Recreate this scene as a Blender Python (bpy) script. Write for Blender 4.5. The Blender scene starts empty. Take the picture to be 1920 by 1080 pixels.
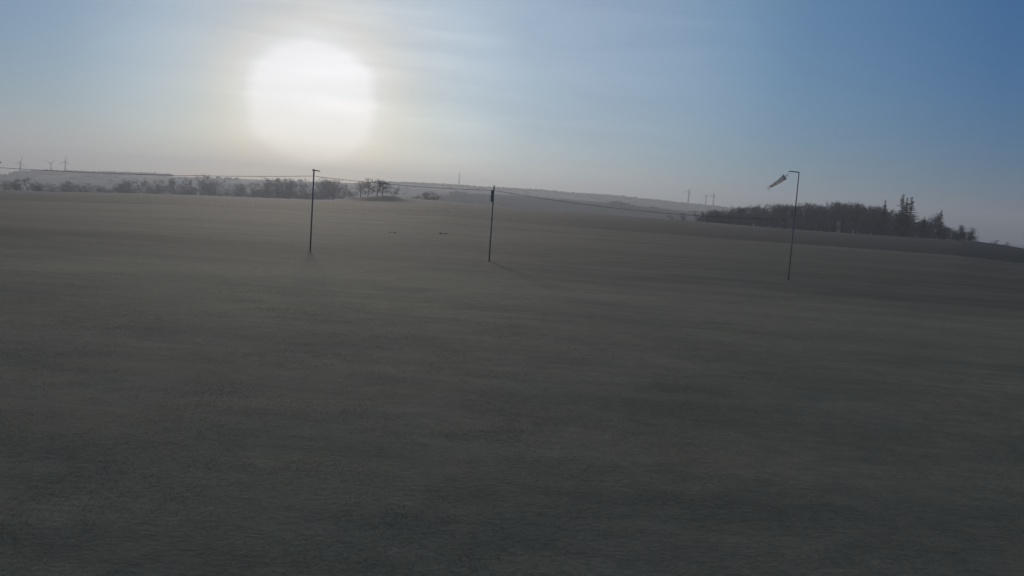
import bpy, math, random
import numpy as np
from mathutils import Vector, Matrix, noise as mnoise

rng = random.Random(7)
nrng = np.random.default_rng(11)
scene = bpy.context.scene
col = scene.collection
R = math.radians

# ------------------------------------------------------------------ camera
CAM_Z = 2.7
F_PX = 1663.0                       # focal length in pixels of a 1920 wide picture
PITCH, ROLL = R(5.56), R(4.0)
fw = Vector((0, math.cos(PITCH), -math.sin(PITCH)))
r0 = Vector((1, 0, 0))
u0 = r0.cross(fw).normalized()
rt = r0 * math.cos(ROLL) + u0 * math.sin(ROLL)
up = u0 * math.cos(ROLL) - r0 * math.sin(ROLL)
cam = bpy.data.cameras.new('camera')
cam_o = bpy.data.objects.new('camera', cam)
col.objects.link(cam_o)
m = Matrix((rt, up, -fw)).transposed().to_4x4()
m.translation = Vector((0, 0, CAM_Z))
cam_o.matrix_world = m
cam.sensor_width = 36.0
cam.lens = 36.0 * F_PX / 1920.0
cam.clip_start = 0.1
cam.clip_end = 20000
scene.camera = cam_o

def ray(px, py):
    return (fw * F_PX + rt * (px - 960) + up * (540 - py)).normalized()
def az_t(px, py):                   # compass angle from +Y and slope of the sight line
    d = ray(px, py)
    h = math.hypot(d.x, d.y)
    return math.atan2(d.x, d.y), d.z / h

# ------------------------------------------------------------------ sky and sun
SUN = ray(585, 190)
SUN_EL = math.asin(SUN.z)
SUN_AZ = math.atan2(SUN.x, SUN.y)
SKY_STRENGTH = 0.05
world = bpy.data.worlds.new('World')
scene.world = world
world.use_nodes = True
wn, wl = world.node_tree.nodes, world.node_tree.links
wn.clear()
w_out = wn.new('ShaderNodeOutputWorld')
sky = wn.new('ShaderNodeTexSky')
sky.sky_type = 'NISHITA'
sky.sun_disc = False
sky.sun_elevation = SUN_EL
sky.sun_rotation = SUN_AZ
sky.altitude = 400
sky.air_density = 1.0
sky.dust_density = 0.6
sky.ozone_density = 6.0
bg_sky = wn.new('ShaderNodeBackground')
bg_sky.inputs['Strength'].default_value = SKY_STRENGTH
wl.new(sky.outputs[0], bg_sky.inputs['Color'])
# the bright glow of thin cloud and haze round the low sun, and a few cirrus streaks in it
tc = wn.new('ShaderNodeTexCoord')
dot = wn.new('ShaderNodeVectorMath'); dot.operation = 'DOT_PRODUCT'
dot.inputs[1].default_value = SUN
wl.new(tc.outputs['Generated'], dot.inputs[0])
acos = wn.new('ShaderNodeMath'); acos.operation = 'ARCCOSINE'; acos.use_clamp = False
wl.new(dot.outputs['Value'], acos.inputs[0])
mpc = wn.new('ShaderNodeMapping')
mpc.inputs['Scale'].default_value = (2.2, 2.2, 26.0)
mpc.inputs['Rotation'].default_value = (0, R(-5), 0)
wl.new(tc.outputs['Generated'], mpc.inputs['Vector'])
nzc = wn.new('ShaderNodeTexNoise')
nzc.inputs['Scale'].default_value = 1.6
nzc.inputs['Detail'].default_value = 6
nzc.inputs['Roughness'].default_value = 0.55
nzc.inputs['Distortion'].default_value = 0.4
wl.new(mpc.outputs[0], nzc.inputs['Vector'])
# angle is shifted a little by the cloud streaks, so the glow has a soft uneven rim
shift = wn.new('ShaderNodeMath'); shift.operation = 'MULTIPLY_ADD'
shift.inputs[1].default_value = -0.022
shift.inputs[2].default_value = 0.011
wl.new(nzc.outputs['Fac'], shift.inputs[0])
dampen = wn.new('ShaderNodeMath'); dampen.operation = 'ADD'
wl.new(acos.outputs[0], dampen.inputs[0])
wl.new(shift.outputs[0], dampen.inputs[1])
mr = wn.new('ShaderNodeMapRange')
mr.inputs['From Min'].default_value = 0.0
mr.inputs['From Max'].default_value = R(180)
wl.new(dampen.outputs[0], mr.inputs['Value'])
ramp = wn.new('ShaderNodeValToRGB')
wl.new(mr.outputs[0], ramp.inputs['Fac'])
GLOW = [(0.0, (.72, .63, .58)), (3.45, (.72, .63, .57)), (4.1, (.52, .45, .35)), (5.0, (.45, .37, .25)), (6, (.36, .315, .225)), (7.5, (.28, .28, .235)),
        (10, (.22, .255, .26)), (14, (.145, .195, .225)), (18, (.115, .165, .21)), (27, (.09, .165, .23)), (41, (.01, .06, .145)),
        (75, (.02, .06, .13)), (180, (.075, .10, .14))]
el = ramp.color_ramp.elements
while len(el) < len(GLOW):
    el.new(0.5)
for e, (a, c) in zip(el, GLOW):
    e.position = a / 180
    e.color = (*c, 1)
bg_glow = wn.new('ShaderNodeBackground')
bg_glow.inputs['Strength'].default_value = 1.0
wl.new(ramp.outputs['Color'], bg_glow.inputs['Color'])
# a thin veil of cirrus right of the sun
CIRRUS = ray(820, 110)
cdot = wn.new('ShaderNodeVectorMath'); cdot.operation = 'DOT_PRODUCT'; cdot.inputs[1].default_value = CIRRUS
wl.new(tc.outputs['Generated'], cdot.inputs[0])
cm = wn.new('ShaderNodeMapRange'); cm.interpolation_type = 'SMOOTHSTEP'
cm.inputs['From Min'].default_value = math.cos(R(23)); cm.inputs['From Max'].default_value = math.cos(R(2))
wl.new(cdot.outputs['Value'], cm.inputs['Value'])
cn = wn.new('ShaderNodeMapRange'); cn.interpolation_type = 'SMOOTHSTEP'
cn.inputs['From Min'].default_value = 0.32; cn.inputs['From Max'].default_value = 0.68
cn.inputs['To Min'].default_value = 0.72
wl.new(nzc.outputs['Fac'], cn.inputs['Value'])
cmul = wn.new('ShaderNodeMath'); cmul.operation = 'MULTIPLY'
wl.new(cm.outputs[0], cmul.inputs[0]); wl.new(cn.outputs[0], cmul.inputs[1])
bg_cir = wn.new('ShaderNodeBackground')
bg_cir.inputs['Color'].default_value = (.15, .15, .14, 1)
wl.new(cmul.outputs[0], bg_cir.inputs['Strength'])
add = wn.new('ShaderNodeAddShader')
add2 = wn.new('ShaderNodeAddShader')
# brighter wisps close to the right side of the sun
WISP = ray(770, 160)
wdot = wn.new('ShaderNodeVectorMath'); wdot.operation = 'DOT_PRODUCT'; wdot.inputs[1].default_value = WISP
wl.new(tc.outputs['Generated'], wdot.inputs[0])
wm = wn.new('ShaderNodeMapRange'); wm.interpolation_type = 'SMOOTHSTEP'
wm.inputs['From Min'].default_value = math.cos(R(8.5)); wm.inputs['From Max'].default_value = math.cos(R(0.5))
wl.new(wdot.outputs['Value'], wm.inputs['Value'])
mpw = wn.new('ShaderNodeMapping')
mpw.inputs['Scale'].default_value = (4.0, 4.0, 30.0)
mpw.inputs['Rotation'].default_value = (0, R(9), 0)
wl.new(tc.outputs['Generated'], mpw.inputs['Vector'])
nzw = wn.new('ShaderNodeTexNoise'); nzw.inputs['Scale'].default_value = 1.0; nzw.inputs['Detail'].default_value = 4
wl.new(mpw.outputs[0], nzw.inputs['Vector'])
wr = wn.new('ShaderNodeMapRange'); wr.interpolation_type = 'SMOOTHSTEP'
wr.inputs['From Min'].default_value = 0.36; wr.inputs['From Max'].default_value = 0.70
wl.new(nzw.outputs['Fac'], wr.inputs['Value'])
wmul = wn.new('ShaderNodeMath'); wmul.operation = 'MULTIPLY'
wl.new(wm.outputs[0], wmul.inputs[0]); wl.new(wr.outputs[0], wmul.inputs[1])
bg_wisp = wn.new('ShaderNodeBackground')
bg_wisp.inputs['Color'].default_value = (.115, .11, .095, 1)
wl.new(wmul.outputs[0], bg_wisp.inputs['Strength'])
add3 = wn.new('ShaderNodeAddShader')
wl.new(bg_wisp.outputs[0], add3.inputs[1])
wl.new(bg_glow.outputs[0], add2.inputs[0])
wl.new(bg_cir.outputs[0], add2.inputs[1])
wl.new(bg_sky.outputs[0], add.inputs[0])
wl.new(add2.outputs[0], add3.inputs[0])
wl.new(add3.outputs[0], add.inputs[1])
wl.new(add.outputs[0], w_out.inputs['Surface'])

sun = bpy.data.lights.new('sun', 'SUN')
sun.energy = 3.2
sun.angle = R(6)                     # the sun is spread by thin cloud: no crisp shadows
sun.color = (1.0, 0.90, 0.77)
sun_o = bpy.data.objects.new('sun', sun)
col.objects.link(sun_o)
sun_o.rotation_euler = (-SUN).to_track_quat('-Z', 'Y').to_euler()
sun_o.location = SUN * 60

vs = scene.view_settings
vs.view_transform = 'Standard'
vs.look = 'None'
vs.exposure = 0.0
vs.gamma = 1.0
vs.use_curve_mapping = False
scene.render.engine = 'CYCLES'
scene.cycles.use_denoising = True
scene.cycles.volume_bounces = 1
scene.cycles.max_bounces = 6

HAZE_DENSITY, HAZE_G = 0.00041, 0.41
HAZE_COLOR = (0.495, 0.52, 0.57)

# ------------------------------------------------------------------ helpers
def tag(o, label=None, cat=None, group=None, kind=None):
    if label: o['label'] = label
    if cat: o['category'] = cat
    if group: o['group'] = group
    if kind: o['kind'] = kind
    return o
def link(name, me, parent=None):
    o = bpy.data.objects.new(name, me)
    col.objects.link(o)
    if parent: o.parent = parent
    return o
def empty(name, loc, rz=0.0):
    o = link(name, None)
    o.empty_display_size = 0.2
    o.location = loc
    o.rotation_euler = (0, 0, rz)
    return o
def copy_tree(o, parent=None):
    c = o.copy()
    col.objects.link(c)
    c.parent = parent
    for ch in o.children:
        copy_tree(ch, c)
    return c
def mesh_from(name, V, Fc, mat=None, smooth=False):
    me = bpy.data.meshes.new(name)
    V = np.asarray(V, dtype=np.float32)
    Fc = np.asarray(Fc, dtype=np.int32)
    k = Fc.shape[1]
    me.vertices.add(len(V)); me.vertices.foreach_set('co', V.ravel())
    me.loops.add(Fc.size); me.loops.foreach_set('vertex_index', Fc.ravel())
    me.polygons.add(len(Fc))
    me.polygons.foreach_set('loop_start', np.arange(0, Fc.size, k, dtype=np.int32))
    me.polygons.foreach_set('loop_total', np.full(len(Fc), k, dtype=np.int32))
    me.polygons.foreach_set('use_smooth', np.full(len(Fc), smooth, dtype=bool))
    if mat: me.materials.append(mat)
    me.update(calc_edges=True)
    me.validate()
    return me
def tubes(segs, n=3, caps=False):
    """segs: rows p0(3) p1(3) r0 r1 -> vertices and quads of open tapered prisms"""
    S = np.asarray(segs, dtype=np.float64)
    p0, p1, ra, rb = S[:, :3], S[:, 3:6], S[:, 6], S[:, 7]
    d = p1 - p0
    d /= np.maximum(np.linalg.norm(d, axis=1, keepdims=True), 1e-9)
    ref = np.where(np.abs(d[:, 2:3]) > 0.9, np.array([[1.0, 0, 0]]), np.array([[0, 0, 1.0]]))
    a = np.cross(d, ref); a /= np.linalg.norm(a, axis=1, keepdims=True)
    b = np.cross(d, a)
    ang = np.arange(n) * 2 * np.pi / n
    ring = a[:, None, :] * np.cos(ang)[None, :, None] + b[:, None, :] * np.sin(ang)[None, :, None]
    V = np.concatenate([p0[:, None] + ring * ra[:, None, None], p1[:, None] + ring * rb[:, None, None]], axis=1)
    base = (np.arange(len(S)) * 2 * n)[:, None, None]
    i = np.arange(n); j = (i + 1) % n
    q = np.stack([i, j, j + n, i + n], axis=1)[None]
    Q = (base + q).reshape(-1, 4)
    return V.reshape(-1, 3), Q
def tube_obj(name, segs, mat, parent=None, n=8, smooth=True):
    V, Q = tubes(segs, n)
    return link(name, mesh_from(name, V, Q, mat, smooth), parent)
def chain(pts, ra, rb=None):
    rb = ra if rb is None else rb
    k = len(pts) - 1
    out = []
    for i in range(k):
        out.append([*pts[i], *pts[i + 1], ra + (rb - ra) * i / k, ra + (rb - ra) * (i + 1) / k])
    return out
def solid_rod(name, p0, p1, ra, rb, mat, parent, n=10):
    """closed tapered rod"""
    V, Q = tubes([[*p0, *p1, ra, rb]], n)
    V = [tuple(v) for v in V]
    me = bpy.data.meshes.new(name)
    me.from_pydata(V, [], [tuple(q) for q in Q] + [tuple(range(n))[::-1], tuple(range(n, 2 * n))])
    me.materials.append(mat)
    for p in me.polygons: p.use_smooth = len(p.vertices) == 4
    return link(name, me, parent)
def box_obj(name, c, s, mat, parent=None, bev=0.0, rot=None):
    import bmesh
    bm = bmesh.new()
    bmesh.ops.create_cube(bm, size=1)
    for v in bm.verts:
        v.co = Vector((v.co.x * s[0], v.co.y * s[1], v.co.z * s[2]))
    if bev:
        bmesh.ops.bevel(bm, geom=bm.edges[:], offset=bev, segments=2, affect='EDGES')
    if rot is not None:
        bmesh.ops.transform(bm, matrix=rot, verts=bm.verts)
    for v in bm.verts: v.co += Vector(c)
    me = bpy.data.meshes.new(name)
    bm.to_mesh(me); bm.free()
    me.materials.append(mat)
    return link(name, me, parent)

def material(name, base, rough=0.85, var=0.25, scale=4.0, base2=None, metallic=0.0, spec=0.3, bump=0.0, detail=5):
    mt = bpy.data.materials.new(name)
    mt.use_nodes = True
    n, l = mt.node_tree.nodes, mt.node_tree.links
    b = n['Principled BSDF']
    b.inputs['Roughness'].default_value = rough
    b.inputs['Metallic'].default_value = metallic
    b.inputs['Specular IOR Level'].default_value = spec
    t = n.new('ShaderNodeTexCoord')
    z = n.new('ShaderNodeTexNoise')
    z.inputs['Scale'].default_value = scale
    z.inputs['Detail'].default_value = detail
    l.new(t.outputs['Object'], z.inputs['Vector'])
    rp = n.new('ShaderNodeValToRGB')
    c2 = base2 or tuple(c * (1 + var) for c in base)
    c1 = base if base2 else tuple(c * (1 - var) for c in base)
    rp.color_ramp.elements[0].position = 0.3; rp.color_ramp.elements[0].color = (*c1, 1)
    rp.color_ramp.elements[1].position = 0.7; rp.color_ramp.elements[1].color = (*c2, 1)
    l.new(z.outputs['Fac'], rp.inputs['Fac'])
    l.new(rp.outputs['Color'], b.inputs['Base Color'])
    if bump:
        bp = n.new('ShaderNodeBump')
        bp.inputs['Strength'].default_value = bump
        l.new(z.outputs['Fac'], bp.inputs['Height'])
        l.new(bp.outputs['Normal'], b.inputs['Normal'])
    return mt

M_BARK = material('bark', (0.10, 0.088, 0.08), 0.95, 0.3, 3.0, spec=0.1)
M_TWIG = material('twigs', (0.12, 0.105, 0.098), 0.95, 0.25, 1.0, spec=0.1)
M_NEEDLE = material('spruce_needles', (0.022, 0.035, 0.022), 0.9, 0.3, 1.5, spec=0.1)
M_POST = material('weathered_post', (0.50, 0.35, 0.27), 0.9, 0.3, 9.0, spec=0.0)
M_STEEL = material('dull_steel', (0.15, 0.145, 0.14), 0.7, 0.2, 8.0, spec=0.15)
M_ALU = material('galvanised_tube', (0.50, 0.44, 0.37), 0.8, 0.12, 8.0, spec=0.05)
M_CORD = material('net_cord', (0.10, 0.095, 0.085), 0.9, 0.2, 20.0, spec=0.1)
M_MESH = material('net_mesh_cord', (0.34, 0.30, 0.25), 0.9, 0.2, 20.0, spec=0.0)
def thin(mt, f):                            # light passes through thin cloth, blades and the like
    n, l = mt.node_tree.nodes, mt.node_tree.links
    tl = n.new('ShaderNodeBsdfTranslucent'); mx = n.new('ShaderNodeMixShader'); mx.inputs[0].default_value = f
    b = n['Principled BSDF']; l.new(b.inputs['Base Color'].links[0].from_socket, tl.inputs['Color'])
    l.new(b.outputs[0], mx.inputs[1]); l.new(tl.outputs[0], mx.inputs[2])
    l.new(mx.outputs[0], n['Material Output'].inputs['Surface'])
    return mt
thin(M_MESH, 0.6)
M_CLOTH = thin(material('grey_windsock_cloth', (0.80, 0.77, 0.73), 0.95, 0.08, 6.0, spec=0.0), 0.7)
M_CLOTH_D = thin(material('dark_windsock_cloth', (0.58, 0.53, 0.50), 0.95, 0.12, 6.0, spec=0.0), 0.6)
M_TURBINE = material('turbine_paint', (0.30, 0.30, 0.31), 0.6, 0.05, 0.2)
M_MAST = material('mast_steel', (0.14, 0.14, 0.15), 0.7, 0.1, 0.2)
M_FARWOOD = material('far_tree_crowns', (0.045, 0.042, 0.036), 0.95, 0.4, 0.02, spec=0.05)
M_SOIL = material('molehill_soil', (0.24, 0.185, 0.135), 0.95, 0.3, 12.0, spec=0.1, bump=0.5)

# ------------------------------------------------------------------ terrain
RC = 420.0                                  # distance of the crest of the field
EDGE = [(-700, 392), (-300, 372), (0, 360), (150, 361), (300, 364), (400, 367), (500, 371), (590, 374.5), (625, 374),
        (660, 371), (700, 368), (722, 366.5), (740, 367), (752, 371.5), (775, 373), (830, 376), (880, 382), (930, 386),
        (1000, 392), (1050, 396), (1160, 404), (1290, 414), (1400, 423), (1500, 431), (1600, 438), (1700, 445),
        (1800, 451), (1834, 453), (1880, 459), (1920, 466), (2200, 500), (2600, 540)]
ea = np.array([az_t(*e)[0] for e in EDGE]); et = np.array([az_t(*e)[1] for e in EDGE])
edge_z = CAM_Z + et * RC
VALLEY = -36.0
def smooth(x): 
    x = np.clip(x, 0, 1); return x * x * (3 - 2 * x)
def H(az, r):
    az = np.asarray(az, float); r = np.asarray(r, float)
    zc = np.interp(az, ea, edge_z, left=edge_z[0], right=edge_z[-1])
    f = np.clip((r - 45) / (RC - 45), 0, 1)
    # the little hump with the trees is only near the crest
    zs = np.interp(az, ea[[0, 1, 2, 4, 7, 15, 18, 22, 26, 29, 31]], edge_z[[0, 1, 2, 4, 7, 15, 18, 22, 26, 29, 31]])
    near = zs * f + (zc - zs) * smooth((r - RC + 70) / 70)
    g = np.clip((r - RC) / 840, 0, 1)
    beyond = zc + (VALLEY - zc) * (0.35 * g + 0.65 * smooth(g))
    return np.where(r <= RC, near, beyond)
def Hxy(x, y):
    return float(H(math.atan2(x, y), math.hypot(x, y)))
def at(px, py, d):                          # a point d metres out on the sight line of a pixel
    v = ray(px, py); k = d / math.hypot(v.x, v.y)
    return Vector((v.x * k, v.y * k, CAM_Z + v.z * k))
def on_ground(px, py):                      # where a sight line meets the field
    v = ray(px, py); h = math.hypot(v.x, v.y); az = math.atan2(v.x, v.y)
    lo = None
    for d in np.arange(3, 400, 0.05):
        if CAM_Z + v.z / h * d <= H(az, d):
            return Vector((v.x / h * d, v.y / h * d, float(H(az, d))))
    return at(px, py, RC)
def stand(px, d):                           # point on the ground below a pixel column of the skyline, d metres out
    a = np.interp(px, [e[0] for e in EDGE], ea)
    # column direction near the horizon
    v = ray(px, 376 + 0.07 * (px - 930)); a = math.atan2(v.x, v.y)
    return Vector((math.sin(a) * d, math.cos(a) * d, float(H(a, d))))
def z_at(px, py, d):
    return CAM_Z + az_t(px, py)[1] * d

def polar_sheet(name, azs, rs, Z, mat):
    A, RR = np.meshgrid(azs, rs, indexing='ij')
    V = np.stack([np.sin(A) * RR, np.cos(A) * RR, Z], axis=-1).reshape(-1, 3)
    na, nr = len(azs), len(rs)
    idx = np.arange(na * nr).reshape(na, nr)
    Q = np.stack([idx[:-1, :-1], idx[:-1, 1:], idx[1:, 1:], idx[1:, :-1]], axis=-1).reshape(-1, 4)
    Q = Q[:, ::-1]
    me = mesh_from(name, V, Q, mat, True)
    me.flip_normals() if me.polygons[0].normal.z < 0 else None
    return tag(link(name, me), kind='structure')
def vnoise(x, y, seed=0, octs=4):
    """cheap tileless value noise for arrays"""
    out = np.zeros_like(x); amp = 1.0; tot = 0
    for o in range(octs):
        xi = np.floor(x).astype(np.int64); yi = np.floor(y).astype(np.int64)
        fx = x - xi; fy = y - yi
        fx = fx * fx * (3 - 2 * fx); fy = fy * fy * (3 - 2 * fy)
        def h(i, j):
            n = (i * 374761393 + j * 668265263 + (seed + o * 17) * 974711) & 0xffffffff
            n = ((n ^ (n >> 13)) * 1274126177) & 0xffffffff
            return ((n ^ (n >> 16)) & 0xffff) / 65535.0 - 0.5
        v = (h(xi, yi) * (1 - fx) + h(xi + 1, yi) * fx) * (1 - fy) + (h(xi, yi + 1) * (1 - fx) + h(xi + 1, yi + 1) * fx) * fy
        out += v * amp; tot += amp; amp *= 0.5; x = x * 2.03 + 5.1; y = y * 2.03 + 3.7
    return out / tot

def ground_material():
    mt = bpy.data.materials.new('winter_grass_field')
    mt.use_nodes = True
    n, l = mt.node_tree.nodes, mt.node_tree.links
    b = n['Principled BSDF']
    b.inputs['Roughness'].default_value = 1.0
    b.inputs['Specular IOR Level'].default_value = 0.05
    geo = n.new('ShaderNodeNewGeometry')
    sep = n.new('ShaderNodeSeparateXYZ'); l.new(geo.outputs['Position'], sep.inputs[0])
    def nz(scale, vec_scale=(1, 1, 1), detail=6, rough=0.55, rot=0.0):
        mp = n.new('ShaderNodeMapping'); mp.inputs['Scale'].default_value = vec_scale
        mp.inputs['Rotation'].default_value = (0, 0, rot)
        l.new(geo.outputs['Position'], mp.inputs['Vector'])
        z = n.new('ShaderNodeTexNoise'); z.inputs['Scale'].default_value = scale
        z.inputs['Detail'].default_value = detail; z.inputs['Roughness'].default_value = rough
        l.new(mp.outputs[0], z.inputs['Vector'])
        return z.outputs['Fac']
    def ramp2(fac, p0, c0, p1, c1):
        r = n.new('ShaderNodeValToRGB')
        r.color_ramp.elements[0].position = p0; r.color_ramp.elements[0].color = (*c0, 1)
        r.color_ramp.elements[1].position = p1; r.color_ramp.elements[1].color = (*c1, 1)
        l.new(fac, r.inputs['Fac']); return r.outputs['Color']
    def mix(fac, a, bb, mode='MIX'):
        mx = n.new('ShaderNodeMix'); mx.data_type = 'RGBA'; mx.blend_type = mode
        if isinstance(fac, float): mx.inputs[0].default_value = fac
        else: l.new(fac, mx.inputs[0])
        l.new(a, mx.inputs[6]); l.new(bb, mx.inputs[7]); return mx.outputs[2]
    def band(lo, hi, wob, tilt=0.0):         # 0..1 step along y, with a wobbly edge
        a = n.new('ShaderNodeMath'); a.operation = 'MULTIPLY_ADD'
        l.new(wob, a.inputs[0]); a.inputs[1].default_value = (hi - lo) * 1.2
        l.new(sep.outputs['Y'], a.inputs[2])
        c = n.new('ShaderNodeMath'); c.operation = 'MULTIPLY_ADD'
        l.new(sep.outputs['X'], c.inputs[0]); c.inputs[1].default_value = tilt
        l.new(a.outputs[0], c.inputs[2])
        mr = n.new('ShaderNodeMapRange'); mr.interpolation_type = 'SMOOTHSTEP'
        mr.inputs['From Min'].default_value = lo; mr.inputs['From Max'].default_value = hi
        l.new(c.outputs[0], mr.inputs['Value']); return mr.outputs[0]
    big = nz(0.09, (1, 1, 1), 5)
    mid = nz(0.8, (1, 1, 1), 6, 0.6)
    fine = nz(14.0, (1, 1, 1), 8, 0.7)
    stripe = nz(0.14, (0.16, 1, 1), 4, 0.5, R(-6))
    near = ramp2(mid, 0.3, GRASS_A, 0.72, GRASS_B)
    patch = ramp2(big, 0.35, GRASS_C, 0.65, GRASS_D)
    c = mix(0.5, near, patch)
    dry = ramp2(stripe, 0.35, DRY_A, 0.65, DRY_B)
    dmask = band(33, 44, big, 0.03)
    c = mix(dmask, c, dry)
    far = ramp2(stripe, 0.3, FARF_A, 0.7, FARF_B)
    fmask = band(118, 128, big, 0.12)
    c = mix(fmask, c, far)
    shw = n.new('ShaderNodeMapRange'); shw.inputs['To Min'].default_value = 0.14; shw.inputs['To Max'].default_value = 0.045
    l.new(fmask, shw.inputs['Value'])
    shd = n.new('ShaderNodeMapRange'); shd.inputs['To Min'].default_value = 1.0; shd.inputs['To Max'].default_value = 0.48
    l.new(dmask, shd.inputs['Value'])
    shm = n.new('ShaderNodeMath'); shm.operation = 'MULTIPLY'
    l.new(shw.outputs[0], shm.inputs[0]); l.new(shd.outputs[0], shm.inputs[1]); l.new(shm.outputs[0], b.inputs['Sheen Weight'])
    streak = nz(0.9, (0.3, 1.6, 1), 7, 0.68, R(4))
    c = mix(1.0, c, ramp2(streak, 0.28, (0.72, 0.74, 0.76), 0.72, (1.22, 1.2, 1.16)), 'MULTIPLY')
    clump = nz(3.0, (1, 1, 1), 7, 0.7)
    c = mix(1.0, c, ramp2(clump, 0.28, (0.72, 0.74, 0.74), 0.72, (1.22, 1.2, 1.18)), 'MULTIPLY')
    trk = n.new('ShaderNodeVectorMath'); trk.operation = 'DOT_PRODUCT'; trk.inputs[1].default_value = (0.12, 1.0, 0)
    l.new(geo.outputs['Position'], trk.inputs[0])
    wv = n.new('ShaderNodeMath'); wv.operation = 'MULTIPLY_ADD'; wv.inputs[1].default_value = 1.6
    l.new(big, wv.inputs[0]); l.new(trk.outputs['Value'], wv.inputs[2])
    sn = n.new('ShaderNodeMath'); sn.operation = 'SINE'
    ml = n.new('ShaderNodeMath'); ml.operation = 'MULTIPLY'; ml.inputs[1].default_value = 2 * math.pi / 3.4
    l.new(wv.outputs[0], ml.inputs[0]); l.new(ml.outputs[0], sn.inputs[0])
    mow = n.new('ShaderNodeMapRange'); mow.interpolation_type = 'SMOOTHSTEP'
    mow.inputs['From Min'].default_value = -0.35; mow.inputs['From Max'].default_value = 0.35
    l.new(sn.outputs[0], mow.inputs['Value'])
    c = mix(1.0, c, ramp2(mow.outputs[0], 0.0, (0.93, 0.94, 0.94), 1.0, (1.07, 1.06, 1.05)), 'MULTIPLY')
    tex = ramp2(fine, 0.25, (0.78, 0.78, 0.78), 0.75, (1.2, 1.2, 1.2))
    c = mix(1.0, c, tex, 'MULTIPLY')
    l.new(c, b.inputs['Base Color'])
    b.inputs['Sheen Weight'].default_value = 0.4
    b.inputs['Sheen Roughness'].default_value = 0.6
    b.inputs['Sheen Tint'].default_value = (0.78, 0.7, 0.55, 1)
    bp = n.new('ShaderNodeBump'); bp.inputs['Strength'].default_value = 0.3; bp.inputs['Distance'].default_value = 0.03
    l.new(fine, bp.inputs['Height']); l.new(bp.outputs['Normal'], b.inputs['Normal'])
    return mt
GRASS_A, GRASS_B = (0.190, 0.150, 0.088), (0.245, 0.190, 0.115)
GRASS_C, GRASS_D = (0.170, 0.148, 0.085), (0.240, 0.182, 0.112)
DRY_A, DRY_B = (0.120, 0.099, 0.066), (0.178, 0.142, 0.098)
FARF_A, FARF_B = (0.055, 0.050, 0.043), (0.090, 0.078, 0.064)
M_GROUND = ground_material()

azs = np.unique(np.concatenate([np.linspace(-math.pi, -0.85, 60), np.linspace(-0.85, 0.85, 520), np.linspace(0.85, math.pi, 60)]))
rs = np.concatenate([[0.0], np.geomspace(1.0, 60, 170), np.linspace(61, 460, 220), np.geomspace(470, 5000, 56)])
A, RR = np.meshgrid(azs, rs, indexing='ij')
Z = H(A, RR)
X, Y = np.sin(A) * RR, np.cos(A) * RR
Z = Z + 0.05 * vnoise(X * 0.35, Y * 0.35, 3) * smooth((RR - 2) / 5) + 0.22 * vnoise(X * 0.05, Y * 0.05, 5) * smooth((RR - 30) / 60) * (1 - smooth((RR - 320) / 60))
Z += 1.0 * vnoise(X * 0.01, Y * 0.01, 9) * smooth((RR - 470) / 200)
polar_sheet('grass_field', azs, rs, Z, M_GROUND)

# far hills: a long ridge behind the valley and a nearer shoulder in front of it
def hills(name, table, rin, rtop, rout, base, amp, seed, mat):
    ta = np.array([az_t(*t)[0] for t in table]); tt = np.array([az_t(*t)[1] for t in table])
    a_full = np.unique(np.concatenate([np.linspace(-math.pi, -0.8, 50), np.linspace(-0.8, 0.8, 420), np.linspace(0.8, math.pi, 50)]))
    r_full = np.concatenate([np.linspace(rin, rtop, 40), np.linspace(rtop + 40, rout, 24)])
    AA, R2 = np.meshgrid(a_full, r_full, indexing='ij')
    top = CAM_Z + np.interp(AA, ta, tt, left=tt[0], right=tt[-1]) * rtop
    f = np.where(R2 <= rtop, smooth((R2 - rin) / (rtop - rin)) , 1 - smooth((R2 - rtop) / (rout - rtop)))
    XX, YY = np.sin(AA) * R2, np.cos(AA) * R2
    ZZ = base + (top - base) * f + amp * vnoise(XX * 0.004, YY * 0.004, seed) * f
    o = polar_sheet(name, a_full, r_full, ZZ, mat)
    return o, (lambda a, r: base + (CAM_Z + np.interp(a, ta, tt) * rtop - base) * (smooth((r - rin) / (rtop - rin)) if r <= rtop else 1 - smooth((r - rtop) / (rout - rtop))))
M_HILL = material('far_hill_fields', (0.045, 0.05, 0.035), 0.95, 0.0, 0.004, base2=(0.09, 0.085, 0.06), spec=0.05)
RIDGE = [(-900, 352), (-300, 332), (0, 329), (40, 326), (90, 325), (150, 326), (250, 328), (330, 331), (450, 335), (600, 341), (700, 344),
         (760, 345), (860, 351), (930, 355.5), (1000, 359), (1050, 363), (1120, 368), (1160, 371), (1200, 376), (1240, 379), (1290, 384.5),
         (1330, 388), (1400, 396), (1500, 410), (1650, 432), (1800, 456), (1920, 476), (2300, 520)]
far_o, far_h = hills('far_ridge', RIDGE, 1500, 2600, 4600, VALLEY - 4, 3.0, 21, M_HILL)
SHOULDER = [(-900, 440), (300, 400), (700, 385), (780, 374), (826, 362), (880, 361), (960, 365), (1040, 371), (1120, 378), (1200, 386),
            (1290, 396), (1360, 405), (1500, 425), (1920, 490), (2300, 530)]
mid_o, mid_h = hills('near_hill', SHOULDER, 1050, 1450, 1900, VALLEY - 4, 2.0, 33, M_HILL)

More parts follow.
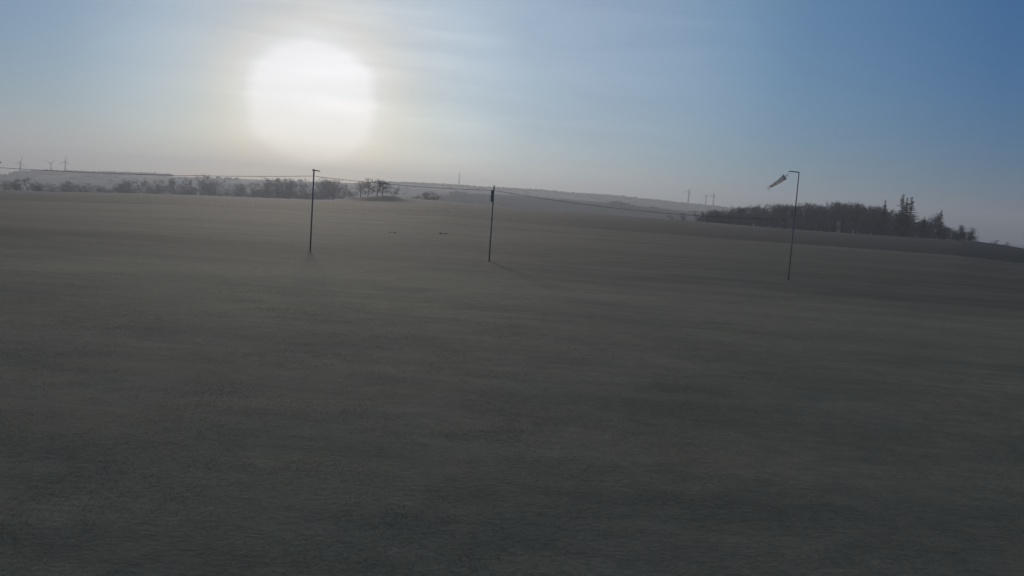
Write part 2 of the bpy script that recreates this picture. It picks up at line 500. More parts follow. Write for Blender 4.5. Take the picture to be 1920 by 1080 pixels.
# woods on those hills: far too many and too small to count
def crowns(name, pts, sizes, mat):
    t = (1 + 5 ** 0.5) / 2
    iv = np.array([(-1, t, 0), (1, t, 0), (-1, -t, 0), (1, -t, 0), (0, -1, t), (0, 1, t), (0, -1, -t), (0, 1, -t), (t, 0, -1), (t, 0, 1), (-t, 0, -1), (-t, 0, 1)], float)
    iv /= np.linalg.norm(iv[0])
    fi = np.array([(0, 11, 5), (0, 5, 1), (0, 1, 7), (0, 7, 10), (0, 10, 11), (1, 5, 9), (5, 11, 4), (11, 10, 2), (10, 7, 6), (7, 1, 8),
                   (3, 9, 4), (3, 4, 2), (3, 2, 6), (3, 6, 8), (3, 8, 9), (4, 9, 5), (2, 4, 11), (6, 2, 10), (8, 6, 7), (9, 8, 1)])
    k = len(pts)
    V = iv[None] * (1 + nrng.uniform(-0.3, 0.3, (k, 12, 1))) * np.asarray(sizes)[:, None, :] + np.asarray(pts)[:, None, :]
    Fc = fi[None] + (np.arange(k) * 12)[:, None, None]
    return tag(link(name, mesh_from(name, V.reshape(-1, 3), Fc.reshape(-1, 3), mat, False)), kind='stuff')
pts, szs = [], []
for _ in range(5200):
    px = rng.uniform(-250, 1500)
    a = az_t(px, 376 + 0.07 * (px - 930))[0]
    dens = vnoise(np.array([px * 0.012]), np.array([3.3]), 40, 2)[0]
    if px < 700 and dens < -0.03: continue
    if px > 1150 and False: continue
    r = 2600 + rng.gauss(0, 60) + 40
    s = rng.uniform(3.0, 5.5) * (1 + 0.7 * dens)
    z = float(far_h(a, r))
    pts.append((math.sin(a) * r, math.cos(a) * r, z + s * 0.5)); szs.append((s * 1.2, s * 1.2, s * rng.uniform(0.7, 1.2)))
for _ in range(1500):                        # patches and hedges on the slopes
    px = rng.uniform(-250, 1450); r = rng.uniform(1750, 2550)
    if vnoise(np.array([px * 0.02]), np.array([r * 0.012]), 50, 3)[0] < 0.08: continue
    a = az_t(px, 376 + 0.07 * (px - 930))[0]; s = rng.uniform(3, 5)
    pts.append((math.sin(a) * r, math.cos(a) * r, float(far_h(a, r)) + s * 0.4)); szs.append((s * 1.5, s * 1.5, s))
tag(crowns('far_wood', pts, szs, M_FARWOOD), 'hazy wooded crest of the far ridge', 'wood')
pts, szs = [], []
for _ in range(900):
    px = rng.uniform(790, 1400); r = 1450 + rng.gauss(20, 60)
    a = az_t(px, 376 + 0.07 * (px - 930))[0]
    nv_ = vnoise(np.array([px * 0.02]), np.array([9.3]), 60, 2)[0]
    if nv_ < -0.02: continue
    s = rng.uniform(0.6, 1.0) * min(4.0, 1.2 + 14 * (nv_ + 0.02))
    pts.append((math.sin(a) * r, math.cos(a) * r, float(mid_h(a, r)) + s * 0.4)); szs.append((s * 1.2, s * 1.2, s))
tag(crowns('hillside_wood', pts, szs, M_FARWOOD), 'hazy wood on the nearer hill before the far ridge', 'wood')

# ------------------------------------------------------------------ near grass
def grass():
    blades_n = 520000
    r = np.sqrt(nrng.uniform(4.2 ** 2, 26 ** 2, blades_n * 2))
    keep = nrng.uniform(0, 1, len(r)) < np.clip((26 - r) / 16, 0.0, 1)
    r = r[keep][:blades_n]
    a = nrng.uniform(-0.72, 0.72, len(r))
    x, y = np.sin(a) * r, np.cos(a) * r
    tuft = vnoise(x * 1.1, y * 1.1, 70, 3)
    k2 = nrng.uniform(-0.5, 0.5, len(r)) < tuft * 0.8 + 0.3
    x, y, r, a, tuft = x[k2], y[k2], r[k2], a[k2], tuft[k2]
    k = len(x)
    z = H(a, r) + 0.05 * vnoise(x * 0.35, y * 0.35, 3) * smooth((r - 2) / 5) - 0.006
    h = nrng.uniform(0.005, 0.014, k) * (1 + 0.8 * tuft)
    w = nrng.uniform(0.002, 0.004, k) * (1 + r / 14)
    th = nrng.uniform(0, 2 * np.pi, k)
    lean = nrng.uniform(0.6, 2.2, k) * h
    la = nrng.uniform(0, 2 * np.pi, k)
    b = np.stack([x, y, z], 1)
    s = np.stack([np.cos(th) * w, np.sin(th) * w, np.zeros(k)], 1)
    tip = b + np.stack([np.cos(la) * lean, np.sin(la) * lean, h], 1)
    V = np.stack([b - s, b + s, tip], 1).reshape(-1, 3)
    Fc = np.arange(3 * k).reshape(-1, 3)
    mt = material('grass_blades', GRASS_A, 0.9, 0.0, 14.0, base2=tuple(c * 1.2 for c in GRASS_B), spec=0.1)
    thin(mt, 0.65)
    mt.node_tree.nodes['Principled BSDF'].inputs['Sheen Weight'].default_value = 0.4
    mt.node_tree.nodes['Principled BSDF'].inputs['Sheen Roughness'].default_value = 0.6
    o = link('grass', mesh_from('grass', V, Fc, mt, False))
    return tag(o, 'short dull winter grass in the foreground', 'grass', kind='stuff')
grass()

# ------------------------------------------------------------------ trees
def norm(v):
    return v / max(np.linalg.norm(v), 1e-9)
def perp_tilt(d, ang, phi):
    ref = np.array([1.0, 0, 0]) if abs(d[2]) > 0.8 else np.array([0, 0, 1.0])
    a = norm(np.cross(d, ref)); b = np.cross(d, a)
    return norm(d * math.cos(ang) + (a * math.cos(phi) + b * math.sin(phi)) * math.sin(ang))
def bare_tree(seed, spread=1.0, clear=0.25, stems=1, n_limb=11, upsweep=0.25, Ht=10.0):
    """wood (trunk and limbs) and twigs of a leafless tree Ht tall"""
    q = random.Random(seed)
    wood, twig = [], []
    def grow(p, d, L, r, lev):
        nseg = (6, 4, 3, 2, 2)[lev]
        pts = [p]; dirs = [d]
        for i in range(nseg):
            wob = (0.05, 0.22, 0.28, 0.3, 0.35)[lev]
            d = norm(d + np.array([q.gauss(0, wob), q.gauss(0, wob), q.gauss(0, wob) + upsweep * (0.3 if lev else 0.1)]))
            p = p + d * L / nseg
            pts.append(p); dirs.append(d)
        r_end = r * (0.25 if lev == 0 else 0.35)
        (wood if lev < 2 else twig).extend(chain(pts, r, r_end))
        if lev == 4: return
        kids = (n_limb, 6, 6, 4)[lev]
        for c in range(kids):
            t = (clear + (1 - clear) * (c + q.random()) / kids) if lev == 0 else (0.25 + 0.75 * (c + q.random()) / kids)
            i = min(int(t * nseg), nseg - 1); fr = t * nseg - i
            pp = pts[i] * (1 - fr) + pts[i + 1] * fr
            ang = q.uniform(0.5, 1.05) * (spread if lev == 0 else 1.0)
            if lev == 0: ang *= 1.15 - 0.5 * t
            dd = perp_tilt(dirs[i], min(ang, 1.5), q.uniform(0, 6.28) if lev else c * 2.4 + q.uniform(-.5, .5))
            LL = L * {0: 0.46 * (1.15 - 0.55 * abs(t - 0.5) * 1.6), 1: 0.5, 2: 0.52, 3: 0.55}[lev] * q.uniform(0.7, 1.2)
            grow(pp, dd, LL, max(r * {0: 0.42, 1: 0.42, 2: 0.5, 3: 0.6}[lev] * (1 - 0.4 * t), 0.019), lev + 1)
    for s in range(stems):
        lean = 0.05 if stems == 1 else 0.45
        d0 = norm(np.array([q.gauss(0, lean), q.gauss(0, lean), 1.0]))
        k = 1.0 if s == 0 else q.uniform(0.7, 1.0)
        grow(np.array([q.uniform(-.3, .3) * (stems > 1), q.uniform(-.3, .3) * (stems > 1), -0.3]), d0, Ht * 0.78 * k, Ht * (0.020 if stems == 1 else 0.011), 0)
    zmax = max(s_[5] for s_ in twig)
    sc = Ht / zmax
    W = np.array(wood); T = np.array(twig)
    W[:, :6] *= sc; T[:, :6] *= sc
    return W, T
TREES = {}
def tree_proto(key, **kw):
    W, T = bare_tree(**kw)
    V, Q = tubes(W, 5); mw = mesh_from('trunk', V, Q, M_BARK, True)
    V, Q = tubes(T, 3); mt = mesh_from('crown', V, Q, M_TWIG, False)
    ext = float(np.abs(T[:, 3:5]).max())
    TREES[key] = (mw, mt, ext)
tree_proto('round', seed=1, spread=1.05, clear=0.14, n_limb=13, upsweep=0.1)
tree_proto('round2', seed=2, spread=1.05, clear=0.16, n_limb=13, upsweep=0.12)
tree_proto('slim', seed=3, spread=0.65, clear=0.2, n_limb=13, upsweep=0.5)
tree_proto('slim2', seed=4, spread=0.6, clear=0.3, n_limb=12, upsweep=0.45)
tree_proto('wide', seed=5, spread=1.25, clear=0.3, n_limb=12, upsweep=0.15)
tree_proto('bush', seed=6, spread=1.1, clear=0.05, stems=3, n_limb=7, upsweep=0.3)
tree_proto('bush2', seed=8, spread=1.2, clear=0.05, stems=4, n_limb=6, upsweep=0.2)
def conifer_proto(key, seed, Ht=14.0, droop=0.5, width=0.24, bare=0.12):
    q = random.Random(seed)
    trunk = chain([np.array([0, 0, -0.3]), np.array([0.05, 0, Ht * 0.5]), np.array([0, 0.03, Ht])], Ht * 0.016, 0.02)
    V3 = []
    limbs = []
    z = Ht * bare
    while z < Ht * 0.985:
        f = (z / Ht - bare) / (1 - bare)
        L = Ht * width * (1 - f) ** 0.75 * q.uniform(0.6, 1.15) + 0.15
        for b in range(q.choice((4, 5, 6)) if f < 0.9 else 3):
            if q.random() < 0.10: continue
            ph = q.uniform(0, 6.28); Lb = L * q.uniform(0.6, 1.15)
            pts = []
            for i in range(5):
                s = i / 4
                pts.append(np.array([math.cos(ph) * Lb * s, math.sin(ph) * Lb * s, z - droop * Lb * s + 0.28 * Lb * s * s * (1 + droop)]))
            limbs += chain(pts, 0.035, 0.012)
            for i in range(int(16 + Lb * 15)):    # hanging sprays of needles
                s = q.uniform(0.12, 1.0); j = min(int(s * 4), 3); fr = s * 4 - j
                p = pts[j] * (1 - fr) + pts[j + 1] * fr
                sp = ph + q.choice((-1, 1)) * q.uniform(0.3, 1.3)
                l_ = q.uniform(0.25, 0.6) * (1.1 - 0.6 * s) * (0.5 + 0.5 * min(1, Lb))
                e = p + np.array([math.cos(sp) * l_, math.sin(sp) * l_, -l_ * q.uniform(0.25, 1.0)])
                wv = np.array([-math.sin(sp), math.cos(sp), q.uniform(-.5, .5)]) * q.uniform(0.05, 0.11)
                mid = (p + e) / 2
                V3.append([p, mid + wv, e, mid - wv])
        z += Ht * 0.026 * q.uniform(0.8, 1.25)
    V, Q = tubes(trunk, 6); mw = mesh_from('trunk', V, Q, M_BARK, True)
    Vl, Ql = tubes(limbs, 3)
    Vn = np.array(V3).reshape(-1, 3); Qn = np.arange(len(Vn)).reshape(-1, 4) + len(Vl)
    mc = mesh_from('crown', np.concatenate([Vl, Vn]), np.concatenate([Ql, Qn]), M_NEEDLE, False)
    TREES[key] = (mw, mc, Ht * width)
conifer_proto('spruce', 12, droop=0.55)
conifer_proto('spruce2', 15, droop=0.7, width=0.2, bare=0.2)
BASE_H = {'spruce': 14.0, 'spruce2': 14.0}

def plant(kind, px, top, d, label, cat='tree', group=None, name=None, wide=1.0, z_extra=0.0):
    p = stand(px, d)
    h = max(z_at(px, top, d) - p.z, 1.0)
    s = h / BASE_H.get(kind, 10.0)
    o = empty(name or ('spruce_tree' if 'spruce' in kind else 'shrub' if 'bush' in kind else 'bare_tree'), p, rng.uniform(0, 6.28))
    o.scale = (s * wide, s * wide, s)
    mw, mc, _ = TREES[kind]
    link('trunk' if 'bush' not in kind else 'stems', mw, o)
    link('crown', mc, o)
    tag(o, label, cat, group)
    return o

# left hedgerow and trees in the haze beyond the field
GL = 'hazy bare trees beyond the left field edge'
LEFT = [
 # kind, px, top, d, wide, label
 ('round', 12, 336, 430, 1.3, 'dark bare tree at the left picture edge behind the field'),
 ('wide', 32, 333, 440, 1.1, 'broad bare tree beneath the leftmost wind turbine'),
 ('round2', 54, 331, 430, 1.2, 'tallest dark bare tree of the clump at far left'),
 ('bush', 74, 340, 440, 1.5, 'low bare tree on the right flank of the far left clump'),
 ('bush2', 100, 343, 440, 1.5, 'low shrub below the middle of three left wind turbines'),
 ('round', 128, 338, 450, 1.3, 'reddish bare tree below the rightmost of three left wind turbines'),
 ('bush', 152, 346, 450, 1.6, 'low shrub ending the left clump before a gap in the hedge'),
 ('bush2', 202, 348, 460, 1.5, 'low shrub opening the hedge right of the gap'),
 ('bush', 222, 342, 460, 1.3, 'shrub standing between a low shrub and a taller round tree'),
 ('round2', 246, 333, 470, 1.3, 'round bare tree right of the hedge gap'),
 ('wide', 272, 331, 470, 1.0, 'broad bare tree just under the net cord left of centre hedge'),
 ('round', 300, 334, 480, 1.1, 'bare tree in the hedge between two broad ones'),
 ('slim', 324, 332, 480, 1.2, 'slim bare tree left of the tallest hedge tree'),
 ('wide', 352, 330, 490, 0.9, 'broad bare tree leaning on the tallest hedge tree'),
 ('round', 382, 324, 490, 1.05, 'tallest hedge tree whose top pokes above the net cord'),
 ('round2', 408, 332, 490, 1.0, 'bare tree on the right shoulder of the tallest hedge tree'),
 ('bush', 432, 343, 480, 1.3, 'low shrub right of the tallest hedge tree'),
 ('slim2', 452, 340, 480, 1.2, 'small bare tree in the low stretch of the hedge'),
 ('round', 478, 340, 480, 1.0, 'small round bare tree left of the pale poplars'),
 ('slim', 500, 333, 470, 1.1, 'pale upright bare tree, first of the row left of the sun post'),
 ('slim2', 520, 331, 470, 1.1, 'pale upright bare tree, second of the row left of the sun post'),
 ('slim', 542, 332, 470, 1.1, 'pale upright bare tree, third of the row left of the sun post'),
 ('round2', 562, 333, 470, 0.9, 'pale bare tree close left under the sun'),
 ('slim', 606, 331, 460, 1.2, 'tall pale bare tree just right of the T-topped net post'),
 ('slim2', 626, 334, 460, 1.2, 'pale bare tree second to the right of the T-topped net post'),
 ('round', 644, 341, 460, 0.9, 'pale bare tree between the net post and the grassy hump'),
 ('bush', 582, 344, 470, 1.2, 'low hazy shrub directly below the sun'),
]
for kind, px, top, d, wd, lab in LEFT:
    plant(kind, px, top, d + (350 if px > 230 else 230), lab, 'shrub' if 'bush' in kind else 'tree', GL, wide=wd * 1.2)
for px in range(4, 660, 22):                 # the scrub the hedge trees stand in
    if 166 < px < 192: continue
    big = 1.0 if px < 90 or 230 < px < 420 else 0.75
    top = (347 if px < 160 else 350 if px < 420 else 353) - 4 * big + rng.uniform(-3, 4)
    x = px + rng.uniform(-4, 4)
    where = ('at the far left' if px < 80 else 'left of the hedge gap' if px < 170 else 'right of the hedge gap' if px < 300 else
             'around the tallest hedge tree' if px < 430 else 'in the low stretch of the hedge' if px < 495 else
             'under the pale upright trees' if px < 580 else 'right of the T-topped net post')
    plant(rng.choice(('bush', 'bush2')), x, top, (760 if px > 230 else 620) + rng.uniform(-10, 60), 'low hazy scrub %s' % where, 'shrub', 'scrub of the left hedge', wide=rng.uniform(1.3, 2.0))
# trees on the grassy hump
GM = 'bare trees on the grassy hump'
for kind, px, top, d, wd, lab in [
 ('bush', 661, 357, 258, 1.3, 'small bush at the left foot of the grassy hump'),
 ('round', 677, 338, 258, 1.4, 'bare tree on the hump, leftmost with a round crown'),
 ('round', 690, 332, 259, 1.15, 'slender bare tree on the hump with a clear trunk'),
 ('round2', 706, 334, 258, 1.4, 'bare tree on top of the hump with a dense crown'),
 ('round', 717, 336, 259, 1.4, 'bare tree on top of the hump, rightmost of the tall ones'),
 ('bush', 740, 349, 258, 1.15, 'small fan-shaped bush on the right brow of the hump')]:
    plant(kind, px, top, d + 158, lab, 'shrub' if 'bush' in kind else 'tree', GM, wide=wd)
# the dome-shaped clump right of the hump and the lone shrub near the wood
GD = 'dome-shaped clump right of the hump'
for kind, px, top, wd, lab in [
 ('round2', 786, 365, 1.2, 'lowest left tree of the dome-shaped clump right of the hump'),
 ('round', 795, 359.5, 1.2, 'left shoulder tree of the dome-shaped clump'),
 ('round2', 805, 356.5, 1.2, 'middle and tallest tree of the dome-shaped clump'),
 ('round', 815, 359.5, 1.2, 'right shoulder tree of the dome-shaped clump'),
 ('round2', 823, 365, 1.2, 'lowest right tree of the dome-shaped clump right of the hump')]:
    plant(kind, px, top, 600, lab, 'tree', GD, wide=wd)
plant('bush', 1266, 402, 540, 'low rounded shrub in the gap left of the dark wood', 'shrub', 'shrubs left of the dark wood', wide=1.3)
plant('bush2', 1280, 398, 540, 'taller twiggy shrub in the gap left of the dark wood', 'shrub', 'shrubs left of the dark wood', wide=1.1)
# the dark wood on the right
TOP = [(1300, 405), (1318, 393), (1340, 388), (1362, 388), (1400, 382), (1440, 380), (1465, 378), (1485, 380), (1512, 376), (1535, 380),
       (1562, 373), (1600, 377), (1640, 381), (1668, 390), (1690, 396), (1716, 412), (1745, 406), (1770, 418), (1790, 426), (1815, 430), (1832, 446)]
tx, ty = [t[0] for t in TOP], [t[1] for t in TOP]
def wood_place(x):
    for lim, txt in [(1345, 'at its left end'), (1400, 'left of the hanging windsock'), (1448, 'below the windsock tail'), (1482, 'below the windsock mouth'),
                     (1512, 'behind the windsock pole'), (1550, 'right of the windsock pole'), (1585, 'under its highest hump'), (1625, 'right of its highest hump'),
                     (1668, 'near the ragged left spruce'), (1716, 'around the tall spruce pair'), (1750, 'left of the pointed spruce'), (1780, 'beside the pointed spruce')]:
        if x < lim: return txt
    return 'in the low tail at its right end'
GW = 'bare trees of the dark wood on the right'
kinds = ['round', 'round2', 'slim', 'wide', 'slim2', 'round']
px = 1316.0; i = 0
while px < 1828:
    for row, (d0, dy) in enumerate([(470, 5), (500, 0), (535, 2)]):
        x = px + rng.uniform(-5, 5) + row * 4
        top = float(np.interp(x, tx, ty)) + dy + rng.uniform(-1.5, 4)
        k = kinds[(i * 5 + row * 3) % len(kinds)]
        rowl = ('front-edge', 'second-rank', 'back-rank')[row]
        plant(k, x, top, d0 + rng.uniform(-10, 14), '%s bare tree of the dark right-hand wood, %s' % (rowl, wood_place(x)), 'tree', GW, wide=rng.uniform(0.95, 1.35))
    px += 13; i += 1
GU = 'undergrowth shrubs along the foot of the dark wood'
for rank, d0 in enumerate((440, 485)):
    px = 1306.0 + 4 * rank
    while px < 1838:
        base = 431 + (px - 1500) * 0.068
        top = max(float(np.interp(px, tx, ty)) + 7, base - rng.uniform(14, 26))
        plant(rng.choice(('bush', 'bush2')), px + rng.uniform(-3, 3), top, d0 + rng.uniform(-3, 4),
              '%s shrub of the dark right-hand wood, %s' % ('low outer' if rank == 0 else 'low inner', wood_place(px)), 'shrub', GU, wide=rng.uniform(1.1, 1.7))
        px += 13
GS = 'spruces standing above the dark wood'
for kind, px, top, wd, lab in [
 ('spruce2', 1655, 373, 0.9, 'ragged spruce top left of the tall spruce pair in the wood'),
 ('spruce', 1687, 362, 0.95, 'left and taller one of the spruce pair rising over the wood'),
 ('spruce2', 1695, 368, 0.8, 'thin spruce wedged between the tall spruce pair'),
 ('spruce', 1703, 367, 1.1, 'right one of the spruce pair with drooping right branches'),
 ('spruce2', 1731, 405, 1.0, 'low spruce between the tall pair and the pointed spruce'),
 ('spruce', 1761, 392, 1.0, 'pointed spruce standing alone in the right tail of the wood')]:
    plant(kind, px, top, 455, lab, 'tree', GS, wide=wd)
plant('slim', 1753, 397, 470, 'slim bare tree close left of the pointed spruce', 'tree', GW, wide=1.0)
plant('slim2', 1801, 420, 440, 'upright bare tree near the right end of the wood', 'tree', GW, wide=1.0)
plant('round', 1822, 424, 440, 'last bare tree at the right end of the wood', 'tree', GW, wide=1.0)
GR = 'tiny shrubs on the crest at far right'
plant('bush', 1864, 448, 470, 'tiny shrub on the bare crest right of the wood', 'shrub', GR, wide=1.2)
plant('bush2', 1887, 453, 470, 'tiny shrub on the bare crest nearest the right picture edge', 'shrub', GR, wide=1.2)

# ------------------------------------------------------------------ wind turbines and mast on the far ridge
def turbine(hub, Hh, yaw, spin):
    g = hub - Vector((0, 0, Hh))
    o = empty('wind_turbine', g, yaw)
    tube_obj('tower', chain([np.array([0, 0, 0]), np.array([0, 0, Hh * 0.5]), np.array([0, 0, Hh - 1.5])], 2.6, 1.5), M_TURBINE, o, 10)
    box_obj('nacelle', (0, 1.5, Hh), (4.0, 9.0, 4.0), M_TURBINE, o, 0.6)
    solid_rod('hub', (0, -3.0, Hh), (0, -5.4, Hh), 1.9, 0.8, M_TURBINE, o)
    for k in range(3):
        a = spin + k * 2.0944
        ux, uz = math.sin(a), math.cos(a)
        V = []
        for s, cw, th in [(1.2, 0.7, 0.7), (4, 1.0, 0.5), (10, 0.7, 0.3), (18, 0.25, 0.1)]:
            for sx, sy in ((-1, -1), (1, -1), (1, 1), (-1, 1)):
                V.append((ux * s + uz * cw * sx, -4.2 + th * sy, Hh + uz * s - ux * cw * sx))
        Fc = []
        for q_ in range(3):
            for e in range(4):
                Fc.append((q_ * 4 + e, q_ * 4 + (e + 1) % 4, q_ * 4 + 4 + (e + 1) % 4, q_ * 4 + 4 + e))
        link('blade', mesh_from('blade', V, Fc, M_TURBINE), o)
    return o
GT = 'wind turbines on the hazy horizon'
for px, py, d, yaw, sp, lab in [
 (38, 304.5, 2750, 0.5, 0.3, 'wind turbine above the dark tree clump, leftmost on the horizon'),
 (95.5, 306, 2850, 0.3, 0.9, 'shorter wind turbine, middle of three at the left horizon'),
 (122.5, 303, 2750, 0.6, 0.1, 'tallest wind turbine, right one of three at the left horizon'),
 (1292, 359.5, 2700, -0.7, 0.4, 'wind turbine standing alone over the ridge left of the wood'),
 (1324, 368, 2900, -0.5, 1.0, 'faint wind turbine, left one of the pair beside the wood'),
 (1338.5, 366.5, 2800, -0.8, 0.2, 'wind turbine nearest the wood, right one of the pair')]:
    hub = at(px, py, d)
    a = math.atan2(hub.x, hub.y)
    gz = float(far_h(a, d)) - 2
    o = turbine(hub, hub.z - gz, math.pi * 0 + yaw, sp)
    tag(o, lab, 'wind turbine', GT)
def radio_mast(px, py, d):
    tp = at(px, py, d); a = math.atan2(tp.x, tp.y); gz = float(far_h(a, d)) - 2
    Hm = tp.z - gz
    o = empty('radio_mast', (tp.x, tp.y, gz), 0.2)
    w0, w1 = 2.0, 1.3
    cs = [(-1, -1), (1, -1), (1, 1), (-1, 1)]
    for cx, cy in cs:
        tube_obj('leg', [[cx * w0, cy * w0, 0, cx * w1, cy * w1, Hm * 0.92, 0.3, 0.22]], M_MAST, o, 4, False)
    br = []
    nb = 14
    for k in range(nb):
        za, zb = Hm * 0.92 * k / nb, Hm * 0.92 * (k + 1) / nb
        wa, wb = w0 + (w1 - w0) * k / nb, w0 + (w1 - w0) * (k + 1) / nb
        for e in range(4):
            (ax, ay), (bx, by) = cs[e], cs[(e + 1) % 4]
            br.append([ax * wa, ay * wa, za, bx * wb, by * wb, zb, .14, .14])
            br.append([bx * wa, by * wa, za, ax * wb, ay * wb, zb, .14, .14])
    tube_obj('bracing', br, M_MAST, o, 3, False)
    solid_rod('antenna', (0, 0, Hm * 0.88), (0, 0, Hm), 0.35, 0.2, M_MAST, o, 6)
    return tag(o, 'tall thin mast rising alone from the hazy ridge, left of the centre post', 'mast')
radio_mast(862, 321.5, 2650)

# ------------------------------------------------------------------ net fence and windsock
P2 = on_ground(917, 490)
P3 = on_ground(1478, 525)
ln = (P3 - P2); 
def on_line(px):                            # ground point of the fence line in a pixel column
    v = ray(px, 440)
    # solve (P2 + s*ln) x v = 0
    s = (P2.x * v.y - P2.y * v.x) / (ln.y * v.x - ln.x * v.y)
    x, y = P2.x + s * ln.x, P2.y + s * ln.y
    return Vector((x, y, Hxy(x, y)))
P1 = on_line(583); P0 = on_line(-9)
def height_at(P, py):                       # z above P whose picture row is py
    lo, hi = 0.0, 9.0
    for _ in range(40):
        mz = (lo + hi) / 2
        w = Vector((P.x, P.y, P.z + mz)) - Vector((0, 0, CAM_Z))
        y = 540 - F_PX * w.dot(up) / w.dot(fw)
        if y > py: lo = mz
        else: hi = mz
    return lo
fence = empty('net_fence', P2)
tag(fence, 'tall net fence of thin cords hung between posts across the field', 'fence')
def L(P, z): return Vector((P.x - P2.x, P.y - P2.y, P.z - P2.z + z))
def post(P, top, r, arm):
    o = solid_rod('post', L(P, -0.4), L(P, top), r * 1.1, r, M_POST, fence, 10)
    solid_rod('cap', L(P, top), L(P, top + 0.012), r * 1.15, r * 0.9, M_STEEL, o, 10)
    if arm:
        a = L(P, top - 0.03)
        solid_rod('arm', a + Vector((-arm[0], -0.0, 0.01)), a + Vector((arm[1], 0.0, -0.02)), 0.022, 0.022, M_STEEL, o, 8)
    return o
h0, h1, h2, h3 = height_at(P0, 302), height_at(P1, 318), height_at(P2, 348), height_at(P3, 412)
n0, n1, n2 = height_at(P0, 314), height_at(P1, 330), height_at(P2, 357)
post(P0, h0, 0.045, (0.0, 0.2))
post(P1, h1, 0.031, (0.08, 0.26))
p2o = post(P2, h2, 0.030, None)
# the bundle of gathered net tied to the centre post
q = random.Random(4)
bp = []
for k in range(7):
    t = k / 6
    bp.append(np.array([L(P2, 0).x - 0.055 + 0.008 * q.uniform(-1, 1), L(P2, 0).y - 0.05, height_at(P2, 356.5) * (1 - t) + height_at(P2, 379) * t]))
segs = []
for k in range(6):
    rr = [0.045, 0.058, 0.05, 0.062, 0.056, 0.048, 0.035]
    segs.append([*bp[k], *bp[k + 1], rr[k], rr[k + 1]])
bo = tube_obj('net_bundle', segs, M_ALU, fence, 10)
for k in (1, 3, 5):
    c_ = bp[k]
    solid_rod('tie', (c_[0] , c_[1], c_[2] - .012), (c_[0], c_[1], c_[2] + .012), 0.068, 0.068, M_CORD, bo, 10)
def sag_curve(Pa, za, Pb, zb, sag, k=24):
    a, b = L(Pa, za), L(Pb, zb)
    return [np.array(a.lerp(b, t)) - np.array([0, 0, 4 * sag * t * (1 - t)]) for t in np.linspace(0, 1, k + 1)]
def span(Pa, za, Pb, zb, sag):
    top = sag_curve(Pa, za, Pb, zb, sag)
    tube_obj('top_cord', chain(top, 0.0085), M_CORD, fence, 5)
    a0, b0 = L(Pa, 1.5), L(Pb, 1.5)
    T = np.array(top)
    length = (b0 - a0).length
    segs = []
    nv = int(length / 0.17)
    tt = np.linspace(0, 1, len(T))
    CR = 0.0012
    for k in range(1, nv):
        t = k / nv
        tp = np.array([np.interp(t, tt, T[:, c]) for c in range(3)])
        bt = np.array(a0.lerp(b0, t))
        segs.append([*tp, *bt, CR, CR])
    nh = int(((za + zb) / 2 - 1.5) / 0.17)
    for k in range(1, nh + 1):
        f = k / nh
        row = [T[i_] * (1 - f) + np.array(a0.lerp(b0, tt[i_])) * f for i_ in range(len(T))]
        segs += chain(row, CR)
    o = tube_obj('net', segs, M_MESH, fence, 3, False)
span(P0, n0, P1, n1, 0.13)
span(P1, n1, P2, n2, 0.10)
span(P2, n2, P3, h3, 0.27)

ws = empty('windsock', P3)
tag(ws, 'grey striped windsock drooping from the arm of its tall thin pole', 'windsock')
hp = height_at(P3, 323)
solid_rod('post', (0, 0, -0.4), (0, 0, h3 + 0.05), 0.033, 0.030, M_POST, ws, 10)
pole = solid_rod('pole', (0, 0, h3 + 0.05), (0, 0, hp), 0.027, 0.022, M_ALU, ws, 10)
def wp(px, py): 
    v = at(px, py, math.hypot(P3.x, P3.y)) - P3
    return v
elbow = Vector((0, 0, hp)); tipa = wp(1479.5, 321)
arm_o = solid_rod('arm', elbow, tipa, 0.024, 0.02, M_STEEL, ws, 8)
tube_obj('hook', chain([np.array(tipa), np.array(tipa + Vector((-.01, 0, -.06))), np.array(tipa + Vector((-.035, 0, -.11)))], 0.008), M_STEEL, arm_o, 6)
mouth, tail = wp(1471.5, 332), wp(1442.5, 351)
ax = (tail - mouth); LN = ax.length; axn = ax.normalized()
s1 = axn.cross(Vector((0, 1, 0))).normalized(); s2 = axn.cross(s1)
def ring(t, k=18):
    r_ = 0.125 + (0.065 - 0.125) * t
    c_ = mouth + ax * t + Vector((0, 0, -0.03 * math.sin(t * math.pi)))
    flat = 1 - 0.25 * t
    pts = []
    for j in range(k):
        a = j * 2 * math.pi / k
        wv = 1 + 0.07 * math.sin(3 * a + t * 9) * t
        pts.append(c_ + (s1 * math.cos(a) * r_ * flat + s2 * math.sin(a) * r_) * wv)
    return pts
sock = None
bounds = [0.0, 0.08, 0.30, 0.36, 0.56, 0.62, 0.84, 0.92, 1.0]
for bi in range(len(bounds) - 1):
    a_, b_ = bounds[bi], bounds[bi + 1]
    k = 18; nr_ = 4
    V = []
    for j in range(nr_ + 1):
        V += [tuple(v) for v in ring(a_ + (b_ - a_) * j / nr_, k)]
    Fc = []
    for j in range(nr_):
        for e in range(k):
            Fc.append((j * k + e, j * k + (e + 1) % k, (j + 1) * k + (e + 1) % k, (j + 1) * k + e))
    link('sock_band', mesh_from('sock_band', V, Fc, M_CLOTH_D if bi % 2 == 0 else M_CLOTH, True), ws)
hoop = ring(0.0, 20); hoop = [np.array(v) for v in hoop] + [np.array(hoop[0])]
tube_obj('hoop', chain(hoop, 0.012), M_STEEL, ws, 6)
sw = wp(1476.5, 328.8)
for j in (0, 5, 10, 15):
    tube_obj('bridle', [[*hoop[j], *sw, 0.006, 0.006]], M_CORD, ws, 4)
tube_obj('swivel', [[*sw, *(tipa + Vector((-.035, 0, -.11))), 0.009, 0.009]], M_STEEL, ws, 6)
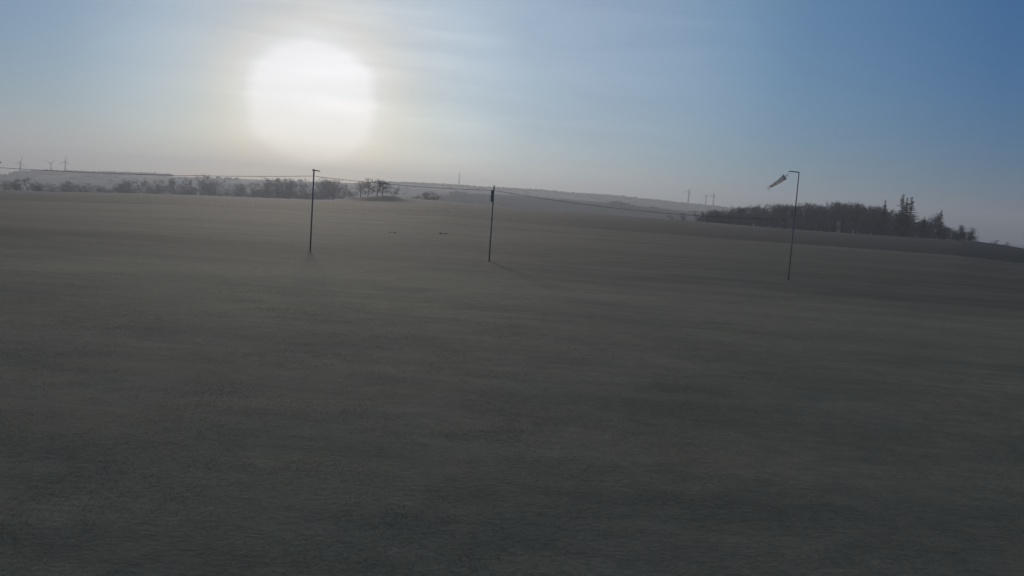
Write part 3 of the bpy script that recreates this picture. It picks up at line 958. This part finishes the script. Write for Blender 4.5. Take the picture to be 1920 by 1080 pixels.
for j in range(3):
    e0 = ring(1.0, 18)[j * 6]
    tube_obj('loose_thread', chain([np.array(e0), np.array(e0 + Vector((-.03 - .02 * j, 0, -.07))), np.array(e0 + Vector((0.01 * j, 0, -.15)))], 0.006), M_CLOTH_D, ws, 4)

# ------------------------------------------------------------------ molehills out on the grass
def molehill(px, py, r, label):
    p = on_ground(px, py)
    q = random.Random(px)
    V, Fc = [(0, 0, r * 0.45)], []
    k = 14
    for ri, (rr, zz) in enumerate([(0.35, 0.40), (0.65, 0.24), (0.9, 0.09), (1.1, -0.05)]):
        for e in range(k):
            a = e * 2 * math.pi / k; w = 1 + q.uniform(-.14, .14)
            V.append((math.cos(a) * rr * r * w, math.sin(a) * rr * r * w, zz * r * (1 + q.uniform(-.15, .15))))
    me = bpy.data.meshes.new('molehill')
    F_ = [(0, 1 + e, 1 + (e + 1) % k) for e in range(k)]
    for ri in range(3):
        for e in range(k):
            F_.append((1 + ri * k + e, 1 + (ri + 1) * k + e, 1 + (ri + 1) * k + (e + 1) % k, 1 + ri * k + (e + 1) % k))
    me.from_pydata(V, [], F_); me.materials.append(M_SOIL)
    for p_ in me.polygons: p_.use_smooth = True
    o = link('molehill', me); o.location = p
    return tag(o, label, 'molehill', 'molehills on the grass left of the centre post')
molehill(731, 436, 0.11, 'dark molehill, left one of the left pair beyond the net')
molehill(740, 436.5, 0.13, 'dark molehill, right one of the left pair beyond the net')
molehill(826, 438, 0.13, 'dark molehill, left one of the pair nearer the centre post')
molehill(835, 438.5, 0.11, 'dark molehill nearest the centre post, right one of its pair')

# ------------------------------------------------------------------ haze
hz = box_obj('haze', (0, 0, (112 + -64) / 2), (10200, 10200, 112 + 64), None if False else bpy.data.materials.new('haze'))
tag(hz, 'pale evening haze over the field and hills', 'haze', kind='stuff')
hm = hz.data.materials[0]
hm.use_nodes = True
hn, hl = hm.node_tree.nodes, hm.node_tree.links
hn.clear()
ho = hn.new('ShaderNodeOutputMaterial')
pv = hn.new('ShaderNodeVolumePrincipled')
pv.inputs['Color'].default_value = (*HAZE_COLOR, 1)
pv.inputs['Density'].default_value = HAZE_DENSITY
pv.inputs['Anisotropy'].default_value = HAZE_G
hl.new(pv.outputs[0], ho.inputs['Volume'])
